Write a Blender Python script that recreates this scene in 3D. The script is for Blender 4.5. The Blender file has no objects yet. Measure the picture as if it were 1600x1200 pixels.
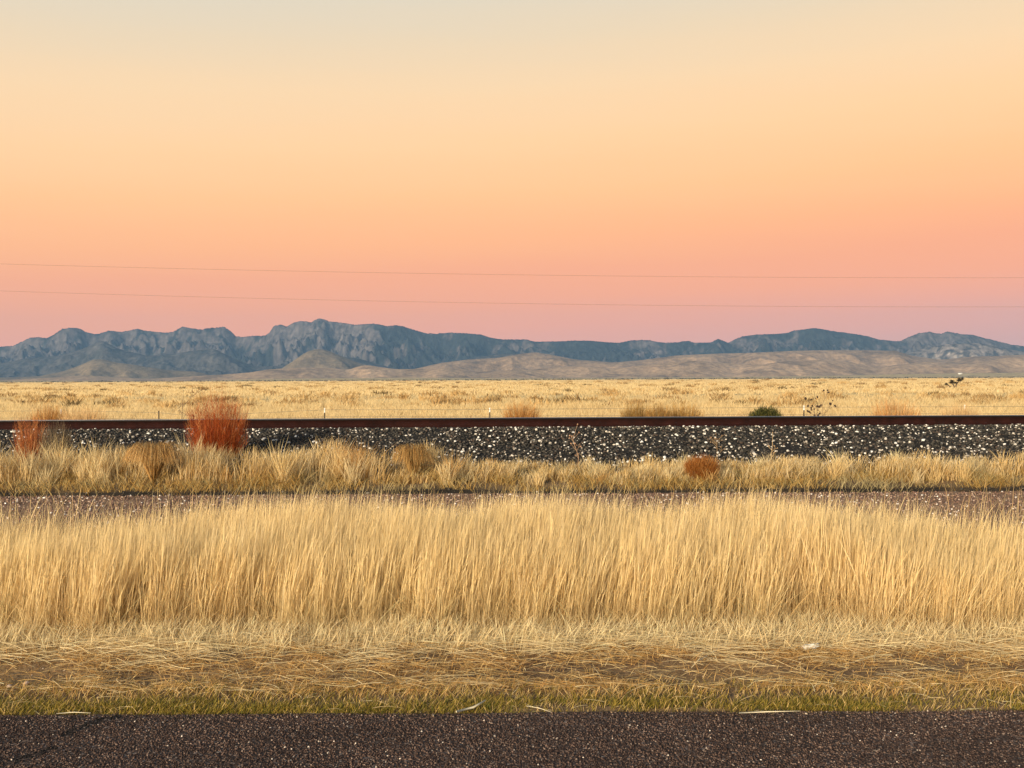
import bpy, math
import numpy as np
from mathutils import Matrix, Vector, Euler

rng = np.random.default_rng(7)
U = lambda a, b_, n: rng.uniform(a, b_, n)
S = bpy.context.scene
COL = S.collection
EYE = 1.6
F = 1600.0            # focal length in photo pixels (1600 wide)

# ------------------------------------------------------------------ camera
pitch = math.atan(7.5 / F)
CAMR = Matrix.Rotation(math.pi / 2 - pitch, 3, 'X') @ Matrix.Rotation(-0.0047, 3, 'Z')
cam = bpy.data.cameras.new('camera')
cam.sensor_width = 36.0
cam.lens = 36.0
cam.clip_start = 0.05
cam.clip_end = 40000
co = bpy.data.objects.new('camera', cam)
COL.objects.link(co)
co.matrix_world = Matrix.Translation((0, 0, EYE)) @ CAMR.to_4x4()
S.camera = co


def ray(px, py):
    """direction of a photo pixel, scaled to one metre of depth along y"""
    d = CAMR @ Vector(((px - 800) / F, -(py - 600) / F, -1.0))
    return d.x / d.y, d.z / d.y


def at(px, py, d):
    a, b = ray(px, py)
    return Vector((a * d, d, EYE + b * d))


# ------------------------------------------------------------------ helpers
def tag(o, label=None, cat=None, group=None, kind=None):
    if label: o['label'] = label
    if cat: o['category'] = cat
    if group: o['group'] = group
    if kind: o['kind'] = kind
    return o


def empty(name, loc, label, cat, group=None):
    o = bpy.data.objects.new(name, None)
    o.empty_display_size = 0.2
    COL.objects.link(o)
    o.location = loc
    return tag(o, label, cat, group)


def mesh_obj(name, verts, faces, mat, parent=None, col=None, smooth=False, mats=None, midx=None):
    """verts (n,3); faces (m,k) array with k = 3 or 4; col (n,3) base colour per vertex"""
    me = bpy.data.meshes.new(name)
    verts = np.asarray(verts, dtype=np.float32)
    faces = np.asarray(faces, dtype=np.int32)
    n, (m, k) = len(verts), faces.shape
    me.vertices.add(n)
    me.vertices.foreach_set('co', verts.ravel())
    me.loops.add(m * k)
    me.loops.foreach_set('vertex_index', faces.ravel())
    me.polygons.add(m)
    me.polygons.foreach_set('loop_start', np.arange(0, m * k, k, dtype=np.int32))
    me.polygons.foreach_set('loop_total', np.full(m, k, dtype=np.int32))
    if smooth:
        me.polygons.foreach_set('use_smooth', np.ones(m, dtype=bool))
    for mm in (mats or [mat]):
        me.materials.append(mm)
    if midx is not None:
        me.polygons.foreach_set('material_index', np.asarray(midx, dtype=np.int32))
    if col is not None:
        ca = me.color_attributes.new('tint', 'FLOAT_COLOR', 'POINT')
        c4 = np.ones((n, 4), dtype=np.float32)
        c4[:, :3] = col
        ca.data.foreach_set('color', c4.ravel())
    me.update(calc_edges=True)
    o = bpy.data.objects.new(name, me)
    COL.objects.link(o)
    if parent:
        o.parent = parent
    return o


def perlin(x, y, seed=0):
    r = np.random.default_rng(seed)
    perm = r.permutation(512)
    perm = np.concatenate([perm, perm])
    ang = r.random(512) * 2 * np.pi
    gx, gy = np.cos(ang), np.sin(ang)
    xi, yi = np.floor(x).astype(int), np.floor(y).astype(int)
    xf, yf = x - xi, y - yi
    u, v = xf ** 3 * (xf * (xf * 6 - 15) + 10), yf ** 3 * (yf * (yf * 6 - 15) + 10)

    def g(ix, iy, dx, dy):
        h = perm[(perm[ix & 511] + iy) & 511]
        return gx[h] * dx + gy[h] * dy
    a = g(xi, yi, xf, yf)
    b = g(xi + 1, yi, xf - 1, yf)
    c = g(xi, yi + 1, xf, yf - 1)
    d = g(xi + 1, yi + 1, xf - 1, yf - 1)
    return ((a * (1 - u) + b * u) * (1 - v) + (c * (1 - u) + d * u) * v) * 1.5


def fbm(x, y, seed=0, octs=4, gain=0.5):
    s, a, f = 0, 1.0, 1.0
    for i in range(octs):
        s = s + a * perlin(x * f, y * f, seed + i)
        a *= gain
        f *= 2.03
    return s


def ridged(x, y, seed=0, octs=5, gain=0.55):
    s, a, f, w = 0, 1.0, 1.0, 1.0
    for i in range(octs):
        n = (1 - np.abs(perlin(x * f, y * f, seed + i)) * 1.6)
        n = np.clip(n, 0, 1) ** 2 * w
        s = s + a * n
        w = np.clip(n * 1.6, 0, 1)
        a *= gain
        f *= 2.1
    return s / 1.9


def sstep(a, b, x):
    t = np.clip((x - a) / (b - a), 0, 1)
    return t * t * (3 - 2 * t)


def grid(xs, ys):
    X, Y = np.meshgrid(xs, ys)
    ny, nx = X.shape
    i = np.arange(nx * ny).reshape(ny, nx)
    f = np.stack([i[:-1, :-1], i[:-1, 1:], i[1:, 1:], i[1:, :-1]], -1).reshape(-1, 4)
    return X, Y, f


def ribbons(base, h, ldir, lean, bend, w, yaw, segs, cb, ct, taper=None, along=None):
    """flat curved blades. base (N,3), ldir angle of lean, lean/bend as share of the height"""
    n = len(base)
    t = np.linspace(0, 1, segs + 1)[None, :]
    lx, ly = np.cos(ldir)[:, None], np.sin(ldir)[:, None]
    off = (lean[:, None] * t + bend[:, None] * t ** 2) * h[:, None]
    zz = h[:, None] * (t - 0.28 * np.abs(bend[:, None]) * t ** 2)
    cx = base[:, 0:1] + off * lx
    cy = base[:, 1:2] + off * ly
    cz = base[:, 2:3] + zz
    prof = np.interp(t[0], [0, .3, .75, 1], [.8, 1, .9, .12]) if taper is None else np.interp(t[0], *taper)
    hw = 0.5 * w[:, None] * prof[None, :]
    wx, wy = np.cos(yaw)[:, None] * hw, np.sin(yaw)[:, None] * hw
    L = np.stack([cx - wx, cy - wy, cz], -1)
    R = np.stack([cx + wx, cy + wy, cz], -1)
    V = np.stack([L, R], 2).reshape(-1, 3)
    k = 2 * (segs + 1)
    s = np.arange(segs) * 2
    q = np.stack([s, s + 1, s + 3, s + 2], -1)
    Fc = (np.arange(n)[:, None, None] * k + q[None]).reshape(-1, 4)
    tt = np.repeat(t, 2, axis=1).reshape(1, -1, 1) if False else np.repeat(t[0], 2)[None, :, None]
    C = (cb[:, None, :] * (1 - tt) + ct[:, None, :] * tt).reshape(-1, 3)
    return V, Fc, C


def curves(P, w, cb, ct, yaw, taper=(1.0, 0.25), roll=None):
    """ribbons along given polylines P (N,K,3)"""
    n, k, _ = P.shape
    t = np.linspace(0, 1, k)
    hw = 0.5 * w[:, None] * (taper[0] * (1 - t) + taper[1] * t)[None]
    rl = np.zeros(n) if roll is None else roll
    cr = np.cos(rl)
    wv = np.stack([(np.cos(yaw) * cr)[:, None] * hw, (np.sin(yaw) * cr)[:, None] * hw, np.sin(rl)[:, None] * hw], -1)
    V = np.stack([P - wv, P + wv], 2).reshape(-1, 3)
    s = np.arange(k - 1) * 2
    q = np.stack([s, s + 1, s + 3, s + 2], -1)
    Fc = (np.arange(n)[:, None, None] * (2 * k) + q[None]).reshape(-1, 4)
    tt = np.repeat(t, 2)[None, :, None]
    C = (cb[:, None, :] * (1 - tt) + ct[:, None, :] * tt).reshape(-1, 3)
    return V, Fc, C


def join(parts):
    V, Fc, C, o = [], [], [], 0
    for v, f, c in parts:
        V.append(v); Fc.append(f + o); C.append(c)
        o += len(v)
    return np.concatenate(V), np.concatenate(Fc), np.concatenate(C)


def tubes(paths, radii, sides=6):
    """round tubes along polylines (list of (k,3) arrays) -> verts, quads"""
    V, Fc, o = [], [], 0
    for P, r in zip(paths, radii):
        P = np.asarray(P, float)
        k = len(P)
        r = np.broadcast_to(np.asarray(r, float), (k,))
        T = np.gradient(P, axis=0)
        T /= np.linalg.norm(T, axis=1)[:, None] + 1e-9
        up = np.array([0.31, 0.17, 0.93]) if abs(T[0, 2]) < .9 else np.array([0.95, 0.2, 0.1])
        A = np.cross(T, up); A /= np.linalg.norm(A, axis=1)[:, None] + 1e-9
        B = np.cross(T, A)
        a = np.arange(sides) * 2 * np.pi / sides
        ring = (A[:, None, :] * np.cos(a)[None, :, None] + B[:, None, :] * np.sin(a)[None, :, None]) * r[:, None, None]
        V.append((P[:, None, :] + ring).reshape(-1, 3))
        i = np.arange(k * sides).reshape(k, sides)
        q = np.stack([i[:-1], np.roll(i, -1, 1)[:-1], np.roll(i, -1, 1)[1:], i[1:]], -1).reshape(-1, 4)
        Fc.append(q + o)
        o += k * sides
        # end caps (fans as degenerate-free quads need even sides)
        for e in (0, k - 1):
            c = i[e] + (o - k * sides)
            if sides == 6:
                Fc.append(np.array([[c[0], c[1], c[2], c[3]], [c[0], c[3], c[4], c[5]]]))
            elif sides == 4:
                Fc.append(np.array([c]))
    return np.concatenate(V), np.concatenate(Fc)


PHI = (1 + 5 ** .5) / 2
ICO = np.array([(-1, PHI, 0), (1, PHI, 0), (-1, -PHI, 0), (1, -PHI, 0), (0, -1, PHI), (0, 1, PHI), (0, -1, -PHI),
                (0, 1, -PHI), (PHI, 0, -1), (PHI, 0, 1), (-PHI, 0, -1), (-PHI, 0, 1)]) / math.hypot(1, PHI)
ICOF = np.array([(0, 11, 5), (0, 5, 1), (0, 1, 7), (0, 7, 10), (0, 10, 11), (1, 5, 9), (5, 11, 4), (11, 10, 2),
                 (10, 7, 6), (7, 1, 8), (3, 9, 4), (3, 4, 2), (3, 2, 6), (3, 6, 8), (3, 8, 9), (4, 9, 5), (2, 4, 11),
                 (6, 2, 10), (8, 6, 7), (9, 8, 1)])
OCT = np.array([(1, 0, 0), (-1, 0, 0), (0, 1, 0), (0, -1, 0), (0, 0, 1), (0, 0, -1)], float)
OCTF = np.array([(0, 2, 4), (2, 1, 4), (1, 3, 4), (3, 0, 4), (2, 0, 5), (1, 2, 5), (3, 1, 5), (0, 3, 5)])


def stones(pos, size, colr, base=ICO, bf=ICOF, flat=0.65, jit=0.22):
    n, k = len(pos), len(base)
    v = base[None] * (1 + rng.uniform(-jit, jit, (n, k, 1)))
    sc = np.stack([rng.uniform(.7, 1.3, n), rng.uniform(.65, 1.1, n), rng.uniform(flat * .7, flat * 1.3, n)], -1)
    v = v * sc[:, None, :]
    tx = rng.normal(0, .45, n)
    c, s = np.cos(tx)[:, None], np.sin(tx)[:, None]
    v = np.stack([v[..., 0], c * v[..., 1] - s * v[..., 2], s * v[..., 1] + c * v[..., 2]], -1)
    tz = rng.uniform(0, 2 * np.pi, n)
    c, s = np.cos(tz)[:, None], np.sin(tz)[:, None]
    v = np.stack([c * v[..., 0] - s * v[..., 1], s * v[..., 0] + c * v[..., 1], v[..., 2]], -1)
    v = v * size[:, None, None] * 0.5 + pos[:, None, :]
    f = (np.arange(n)[:, None, None] * k + bf[None]).reshape(-1, 3)
    C = np.repeat(colr[:, None, :], k, 1).reshape(-1, 3)
    return v.reshape(-1, 3), f, C


def pick(n, palette, weights, jitter=.12):
    pal = np.array(palette)
    w = np.array(weights, float)
    i = rng.choice(len(pal), n, p=w / w.sum())
    return np.clip(pal[i] * rng.uniform(1 - jitter, 1 + jitter, (n, 1)), 0, .95)


# ------------------------------------------------------------------ materials
def new_mat(name):
    m = bpy.data.materials.new(name)
    m.use_nodes = True
    nt = m.node_tree
    b = nt.nodes['Principled BSDF']
    b.inputs['Roughness'].default_value = .8
    b.inputs['Specular IOR Level'].default_value = .25
    return m, nt, b


def N(nt, t, **kw):
    n = nt.nodes.new(t)
    for k, v in kw.items():
        setattr(n, k, v)
    return n


def noise_node(nt, scale, detail=4, rough=.55, vec=None):
    n = N(nt, 'ShaderNodeTexNoise')
    n.inputs['Scale'].default_value = scale
    n.inputs['Detail'].default_value = detail
    n.inputs['Roughness'].default_value = rough
    if vec is not None:
        nt.links.new(vec, n.inputs['Vector'])
    return n


def ramp_node(nt, fac, stops):
    r = N(nt, 'ShaderNodeValToRGB')
    e = r.color_ramp.elements
    while len(e) > 1:
        e.remove(e[-1])
    e[0].position = stops[0][0]; e[0].color = (*stops[0][1], 1)
    for p, c in stops[1:]:
        x = e.new(p); x.color = (*c, 1)
    nt.links.new(fac, r.inputs['Fac'])
    return r


def mixcol(nt, mode, fac, a, b):
    m = N(nt, 'ShaderNodeMix', data_type='RGBA', blend_type=mode)
    for sock, v in ((m.inputs[0], fac), (m.inputs[6], a), (m.inputs[7], b)):
        if isinstance(v, (int, float)):
            sock.default_value = v
        elif isinstance(v, tuple):
            sock.default_value = (*v, 1)
        else:
            nt.links.new(v, sock)
    return m.outputs[2]


def blade_mat(name, trans=.3):
    m, nt, b = new_mat(name)
    a = N(nt, 'ShaderNodeVertexColor', layer_name='tint')
    nt.links.new(a.outputs['Color'], b.inputs['Base Color'])
    b.inputs['Roughness'].default_value = .65
    t = N(nt, 'ShaderNodeBsdfTranslucent')
    nt.links.new(a.outputs['Color'], t.inputs['Color'])
    mx = N(nt, 'ShaderNodeMixShader')
    mx.inputs[0].default_value = trans
    nt.links.new(b.outputs[0], mx.inputs[1])
    nt.links.new(t.outputs[0], mx.inputs[2])
    nt.links.new(mx.outputs[0], nt.nodes['Material Output'].inputs['Surface'])
    return m


def stone_mat(name):
    m, nt, b = new_mat(name)
    a = N(nt, 'ShaderNodeVertexColor', layer_name='tint')
    tc = N(nt, 'ShaderNodeTexCoord')
    n = noise_node(nt, 60, 3, .6, tc.outputs['Object'])
    r = ramp_node(nt, n.outputs['Fac'], [(.3, (.75, .74, .72)), (.7, (1.15, 1.12, 1.1))])
    nt.links.new(mixcol(nt, 'MULTIPLY', 1.0, a.outputs['Color'], r.outputs['Color']), b.inputs['Base Color'])
    b.inputs['Roughness'].default_value = .85
    return m


def tint_mat(name, scale, amp=(.7, 1.25), rough=.9, bump=0.0, spec=.15):
    m, nt, b = new_mat(name)
    a = N(nt, 'ShaderNodeVertexColor', layer_name='tint')
    tc = N(nt, 'ShaderNodeTexCoord')
    n = noise_node(nt, scale, 6, .65, tc.outputs['Object'])
    r = ramp_node(nt, n.outputs['Fac'], [(.3, (amp[0],) * 3), (.7, (amp[1],) * 3)])
    nt.links.new(mixcol(nt, 'MULTIPLY', 1.0, a.outputs['Color'], r.outputs['Color']), b.inputs['Base Color'])
    b.inputs['Roughness'].default_value = rough
    b.inputs['Specular IOR Level'].default_value = spec
    if bump:
        bp = N(nt, 'ShaderNodeBump')
        bp.inputs['Strength'].default_value = .6
        bp.inputs['Distance'].default_value = bump
        nt.links.new(n.outputs['Fac'], bp.inputs['Height'])
        nt.links.new(bp.outputs['Normal'], b.inputs['Normal'])
    return m


def plain_mat(name, c, rough=.8, metal=0.0, spec=.25, nscale=20, amp=.2):
    m, nt, b = new_mat(name)
    tc = N(nt, 'ShaderNodeTexCoord')
    n = noise_node(nt, nscale, 5, .6, tc.outputs['Object'])
    lo = tuple(x * (1 - amp) for x in c)
    hi = tuple(min(.95, x * (1 + amp)) for x in c)
    r = ramp_node(nt, n.outputs['Fac'], [(.3, lo), (.7, hi)])
    nt.links.new(r.outputs['Color'], b.inputs['Base Color'])
    b.inputs['Roughness'].default_value = rough
    b.inputs['Metallic'].default_value = metal
    b.inputs['Specular IOR Level'].default_value = spec
    return m


M_BLADE = blade_mat('dry_grass_blades', .4)
M_WEED = blade_mat('weed_stems', .2)
M_STONE = stone_mat('stones')
M_SOIL = tint_mat('soil', 38, (.5, 1.45), bump=.02)
M_PLAIN = tint_mat('plain_turf', .9, (.72, 1.22), bump=.15)
M_HILL = tint_mat('hill_ground', .035, (.68, 1.3), bump=16.0, spec=.05)

# road: chip-seal asphalt
M_ROAD, nt, b = new_mat('chip_seal_asphalt')
tc = N(nt, 'ShaderNodeTexCoord')
v1 = N(nt, 'ShaderNodeTexVoronoi'); v1.inputs['Scale'].default_value = 95
nt.links.new(tc.outputs['Object'], v1.inputs['Vector'])
sep = N(nt, 'ShaderNodeSeparateColor'); nt.links.new(v1.outputs['Color'], sep.inputs[0])
r1 = ramp_node(nt, sep.outputs[0], [(0, (.024, .015, .012)), (.55, (.062, .038, .030)), (.86, (.11, .075, .06)), (.97, (.24, .18, .15)), (1, (.34, .29, .25))])
n1 = noise_node(nt, 1.6, 5, .6, tc.outputs['Object'])
r2 = ramp_node(nt, n1.outputs['Fac'], [(.3, (.65,) * 3), (.7, (1.2,) * 3)])
nt.links.new(mixcol(nt, 'MULTIPLY', 1.0, r1.outputs['Color'], r2.outputs['Color']), b.inputs['Base Color'])
bp = N(nt, 'ShaderNodeBump'); bp.inputs['Strength'].default_value = .8; bp.inputs['Distance'].default_value = .006
bp.invert = True
nt.links.new(v1.outputs['Distance'], bp.inputs['Height']); nt.links.new(bp.outputs['Normal'], b.inputs['Normal'])
b.inputs['Roughness'].default_value = .85

M_RUST = plain_mat('rusty_rail_steel', (.019, .0052, .0042), .85, 0, .12, 6, .4)
M_HEAD = plain_mat('dark_rail_head', (.008, .005, .004), .7, 0, .2, 8, .3)
M_POLISH = plain_mat('polished_running_band', (.62, .58, .54), .28, 1.0, .5, 30, .08)
M_POST = plain_mat('dark_steel_post', (.05, .04, .035), .7, .3)
M_WHITE = plain_mat('white_paint', (.78, .75, .68), .6)
M_WIRE = plain_mat('galvanised_wire', (.22, .19, .16), .6, .4)
M_CABLE = plain_mat('power_cable', (.24, .16, .12), .7)
M_STRAW = plain_mat('pale_straw', (.78, .68, .48), .6, nscale=40, amp=.15)
M_PLASTIC = plain_mat('white_litter', (.68, .66, .6), .4, nscale=30, amp=.08)
M_ROOF = plain_mat('pale_roof', (.6, .58, .54), .6)

# ------------------------------------------------------------------ sky and sun
SUN_EL, SUN_AZ = math.radians(13), math.radians(212)     # azimuth: compass-like from +Y clockwise -> behind, a little left
w = bpy.data.worlds.new('World')
S.world = w
w.use_nodes = True
nt = w.node_tree
bg = nt.nodes['Background']
sky = N(nt, 'ShaderNodeTexSky', sky_type='NISHITA')
sky.sun_disc = False
sky.sun_elevation = SUN_EL
sky.sun_rotation = SUN_AZ
sky.altitude = 1400
sky.dust_density = 2.0
tc = N(nt, 'ShaderNodeTexCoord')
sp = N(nt, 'ShaderNodeSeparateXYZ')
nt.links.new(tc.outputs['Generated'], sp.inputs[0])


def mth(op, a, b=None, c=None, clamp=False):
    m = N(nt, 'ShaderNodeMath', operation=op, use_clamp=clamp)
    for i, v in enumerate((a, b, c)):
        if v is None: continue
        if isinstance(v, (int, float)): m.inputs[i].default_value = v
        else: nt.links.new(v, m.inputs[i])
    return m.outputs[0]


# belt of Venus: the twilight bands depend on the elevation and hang a little higher towards the antisolar point
mp = N(nt, 'ShaderNodeMapping'); mp.inputs['Scale'].default_value = (1.2, 1.2, 14)
nt.links.new(tc.outputs['Generated'], mp.inputs[0])
cn = noise_node(nt, 1.6, 5, .55, mp.outputs[0])
streak = mth('MULTIPLY', mth('SUBTRACT', cn.outputs['Fac'], .5), .026)
elev = mth('ADD', mth('SUBTRACT', sp.outputs['Z'], mth('MULTIPLY', sp.outputs['X'], .045)), streak)
fac = mth('MULTIPLY', elev, 2.0, clamp=True)


def lin(r, g, b_):
    f = lambda c: (c / 255 / 12.92) if c / 255 <= .04045 else ((c / 255 + .055) / 1.055) ** 2.4
    return f(r), f(g), f(b_)


def el(y):
    return max(0.0, (592 - y) / math.hypot(F, 592 - y)) * 2.0


SKY = [(592, (205, 160, 152)), (545, (230, 160, 138)), (510, (242, 160, 126)), (470, (247, 161, 116)), (425, (246, 163, 115)),
       (370, (249, 174, 117)), (300, (248, 187, 128)), (220, (243, 197, 145)), (140, (235, 201, 158)), (60, (221, 199, 167)),
       (0, (211, 198, 175)), (-250, (168, 178, 178))]
rp = ramp_node(nt, fac, [(el(y), lin(*c)) for y, c in SKY] + [(1.0, lin(140, 165, 180))])
STR = .1
belt = N(nt, 'ShaderNodeVectorMath', operation='SCALE')
nt.links.new(rp.outputs['Color'], belt.inputs[0]); belt.inputs['Scale'].default_value = 1.0 / STR
# the twilight bands fill the half of the sky away from the sun, the clear sky takes over behind and overhead
mfac = mth('MULTIPLY', mth('MULTIPLY_ADD', sp.outputs['Y'], 1.6, .45, clamp=True), mth('MULTIPLY_ADD', sp.outputs['Z'], -1.6, 1.75, clamp=True))
nt.links.new(mixcol(nt, 'MIX', mfac, sky.outputs[0], belt.outputs[0]), bg.inputs['Color'])
bg.inputs['Strength'].default_value = STR

sl = bpy.data.lights.new('sun', 'SUN')
sl.energy = 4.8
sl.angle = math.radians(12)
sl.color = (1.0, .83, .58)
so = bpy.data.objects.new('sun', sl)
COL.objects.link(so)
sd = Vector((math.sin(SUN_AZ) * math.cos(SUN_EL), math.cos(SUN_AZ) * math.cos(SUN_EL), math.sin(SUN_EL)))
so.rotation_euler = sd.to_track_quat('Z', 'Y').to_euler()

S.view_settings.view_transform = 'Standard'
S.view_settings.look = 'None'
S.view_settings.exposure = 0.35
S.view_settings.gamma = 1.0
S.cycles.max_bounces = 6
S.cycles.diffuse_bounces = 3
S.cycles.volume_bounces = 1
S.cycles.transparent_max_bounces = 8
S.cycles.use_denoising = True

# ------------------------------------------------------------------ setting: ground sheets
PZ = -0.6
# the plain with everything under the near strips, one sheet
xs = np.concatenate([np.linspace(-5400, -400, 26), np.linspace(-380, 380, 160), np.linspace(400, 5400, 26)])
ys = np.concatenate([[-60, -20, 0, 10, 14, 17, 20, 23, 26], np.linspace(28, 420, 170), np.geomspace(430, 7400, 60)])
X, Y, f = grid(xs, ys)
Z = np.where(Y < 14, -.12, np.interp(Y, [14, 24], [-.12, PZ])) + .10 * fbm(X / 18, Y / 18, 3, 3) * sstep(26, 40, Y)
n = fbm(X / 30, Y / 30, 21, 4)
c = np.stack([.70 + .06 * n, .535 + .05 * n, .265 + .03 * n], -1).reshape(-1, 3)
o = mesh_obj('ground', np.stack([X, Y, Z], -1).reshape(-1, 3), f, M_PLAIN, col=c, smooth=True)
tag(o, 'flat straw-coloured grass plain reaching to the hills', kind='structure')

X, Y, f = grid(np.concatenate([np.linspace(-40, -6, 20), np.linspace(-5.9, 5.9, 200), np.linspace(6, 40, 20)]), np.linspace(-7, 4.91, 12))
Y = np.where(Y > 4.9, 4.9 + .03 * fbm(X * 1.3, X * 0, 220, 4), Y)
o = mesh_obj('road', np.stack([X, Y, X * 0], -1).reshape(-1, 3), f, M_ROAD)
tag(o, 'dark brown chip-seal asphalt road', kind='structure')


def soil_sheet(name, x0, x1, y0, y1, step, zf, cf, label):
    X, Y, f = grid(np.arange(x0, x1, step), np.arange(y0, y1 + step * .5, step))
    o = mesh_obj(name, np.stack([X, Y, zf(X, Y)], -1).reshape(-1, 3), f, M_SOIL, col=cf(X, Y).reshape(-1, 3), smooth=True)
    return tag(o, label, kind='structure')


def verge_z(x, y):
    return np.where(y < 4.95, -.03, -.012) + .018 * fbm(x * 2.1, y * 2.1, 5, 3) * sstep(5, 5.3, y) + .03 * np.exp(-((y - 5.95) / .3) ** 2)


def verge_c(x, y):
    n = .5 + .5 * fbm(x * 1.3, y * 2.6, 8, 4)
    a, b_ = np.array((.13, .085, .055)), np.array((.33, .21, .10))
    return a + (b_ - a) * np.clip(n, 0, 1)[..., None]


soil_sheet('verge', -14, 14, 4.8, 9.6, .06, verge_z, verge_c, 'mown roadside verge of bare soil and dry thatch')


def track_z(x, y):
    return -.01 + .012 * fbm(x * 1.5, y * 1.5, 9, 3)


def track_c(x, y):
    n = .5 + .5 * fbm(x * .9, y * 2, 12, 4)
    a, b_ = np.array((.21, .12, .075)), np.array((.36, .225, .14))
    return a + (b_ - a) * np.clip(n, 0, 1)[..., None]


soil_sheet('gravel_track', -18, 18, 9.6, 14.45, .1, track_z, track_c, 'purplish brown gravel track between grass and railway bank')


# railway bank: foot, grassy toe, ballast slope, shoulder, far side
def curve_y(x):                       # the line bends very slightly
    return -.00035 * (x - 14) ** 2


BK_Y = np.array([14.36, 14.42, 15.1, 16.0, 19.15, 19.4, 20.6, 22.4, 24.4])
BK_Z = np.array([-.15, .03, .09, .13, .64, .665, .655, .57, -.75])


def bank_z(y):
    return np.interp(y, BK_Y, BK_Z)


xs = np.arange(-30, 30.01, .3)
ysb = np.unique(np.concatenate([BK_Y, np.arange(14.5, 24.4, .25)]))
X, Y, f = grid(xs, ysb)
lip = (.10 * fbm(X * .45, X * 0, 31, 3) + .03 * fbm(X * 2.2, X * 0, 33, 2)) * sstep(16, 14.4, Y)
bs = (sstep(14.42, 14.6, Y + .1 * fbm(X * 2, Y * 0, 35, 2)) * sstep(16.3, 15.8, Y + .25 * fbm(X * 1.2, Y * 0, 36, 2)))[..., None]
bc = np.array((.022, .019, .016)) * (1 - bs) + np.array((.22, .145, .075)) * bs
o = mesh_obj('railway_embankment', np.stack([X, Y + lip + curve_y(X) * sstep(15, 19, Y), bank_z(Y) + .02 * fbm(X, Y, 14, 3) * (Y < 19)], -1).reshape(-1, 3), f, M_SOIL, col=bc.reshape(-1, 3))
tag(o, 'raised dark railway bank', kind='structure')

def on_bank(px, d):
    a, _ = ray(px, 700)
    return Vector((a * d, d, float(bank_z(d)) - .02))


# ------------------------------------------------------------------ rail track
trk = empty('railway_track', (0, 20, .66), 'long rusty dark red railway track lying along the top of the dark ballast bank', 'railway track')
prof = np.array([(-.075, 0), (.075, 0), (.075, .012), (.012, .03), (.009, .04), (.009, .128), (.036, .142), (.037, .172), (.03, .182),
                 (-.03, .182), (-.037, .172), (-.036, .142), (-.009, .128), (-.009, .04), (-.012, .03), (-.075, .012)])
pm = [0, 0, 0, 0, 0, 0, 1, 2, 2, 2, 1, 0, 0, 0, 0, 0]
for yo, zo in ((0, 0), (1.5, -.115)):      # canted curve: the far rail lies lower
    xs = np.arange(-45, 45.1, .5)
    V = np.zeros((len(xs), 16, 3))
    V[..., 0] = xs[:, None]
    V[..., 1] = curve_y(xs)[:, None] + yo + prof[None, :, 0]
    V[..., 2] = zo + prof[None, :, 1] + .012
    i = np.arange(len(xs) * 16).reshape(-1, 16)
    j = np.roll(i, -1, 1)
    q = np.stack([i[:-1], j[:-1], j[1:], i[1:]], -1).reshape(-1, 4)
    mesh_obj('rail', V.reshape(-1, 3), q, None, trk, mats=[M_RUST, M_HEAD, M_POLISH], midx=np.tile(pm, len(xs) - 1))

# ------------------------------------------------------------------ ballast stones
DARK = [(.042, .039, .034), (.024, .022, .02), (.07, .063, .054), (.08, .058, .046), (.14, .125, .105)]
WHITE = [(.80, .79, .76), (.66, .63, .58), (.72, .66, .58)]


def bank_stones(n, y0, y1, size, white, xr=15, zoff=0.0):
    x = rng.uniform(-xr, xr, n); y = rng.uniform(y0, y1, n)
    wl = .10 * fbm(x * .45, x * 0, 31, 3) * sstep(16, 14.4, y)
    pos = np.stack([x, y + wl + curve_y(x) * sstep(15, 19, y), bank_z(y) + rng.uniform(-.012, .016, n) + zoff], -1)
    sz = rng.uniform(*size, n)
    cl = pick(n, DARK, [4, 3, 3, 1.5, .8], .3)
    wm = rng.random(n) < white(x, y)
    cl[wm] = pick(wm.sum(), WHITE, [3, 1.6, 1.2, 2, 2][:len(WHITE)], .1)
    sz[wm] *= rng.uniform(.45, 1.15, wm.sum())
    pos[wm, 2] += .012
    return stones(pos, sz, cl)


wf = lambda x, y: .085 + .05 * np.clip(fbm(x * .6, y * .8, 40, 3), -.5, 1) + .10 * sstep(17.2, 16.2, y) + .03 * sstep(-4, 4, x)
WHITE = [(.80, .79, .76), (.55, .52, .47), (.66, .60, .52), (.36, .33, .29), (.26, .23, .2)]
V, f, C = bank_stones(44000, 15.9, 19.75, (.034, .068), wf)
o = mesh_obj('ballast', V, f, M_STONE, col=C)
tag(o, 'dark railway ballast sprinkled with white stones', kind='stuff')
V, f, C = bank_stones(1500, 14.25, 14.42, (.02, .06), lambda x, y: .14 + 0 * x, 12)
o = mesh_obj('fallen_ballast', V, f, M_STONE, col=C)
tag(o, 'dark and white stones fallen along the foot of the bank', kind='stuff')
# gravel on the track
n = 26000
x = rng.uniform(-13, 13, n); y = 9.8 + 4.55 * rng.random(n) ** .6
sz = rng.uniform(.012, .045, n)
cl = pick(n, [(.22, .13, .095), (.14, .09, .07), (.30, .2, .15), (.48, .37, .3), (.78, .73, .68)], [4, 2.5, 3, 1.2, .5], .2)
V, f, C = stones(np.stack([x, y, -.004 + 0 * x], -1), sz, cl, OCT, OCTF, .7, .25)
o = mesh_obj('track_gravel', V, f, M_STONE, col=C)
tag(o, 'small purplish and pale stones strewn over the track', kind='stuff')
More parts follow.
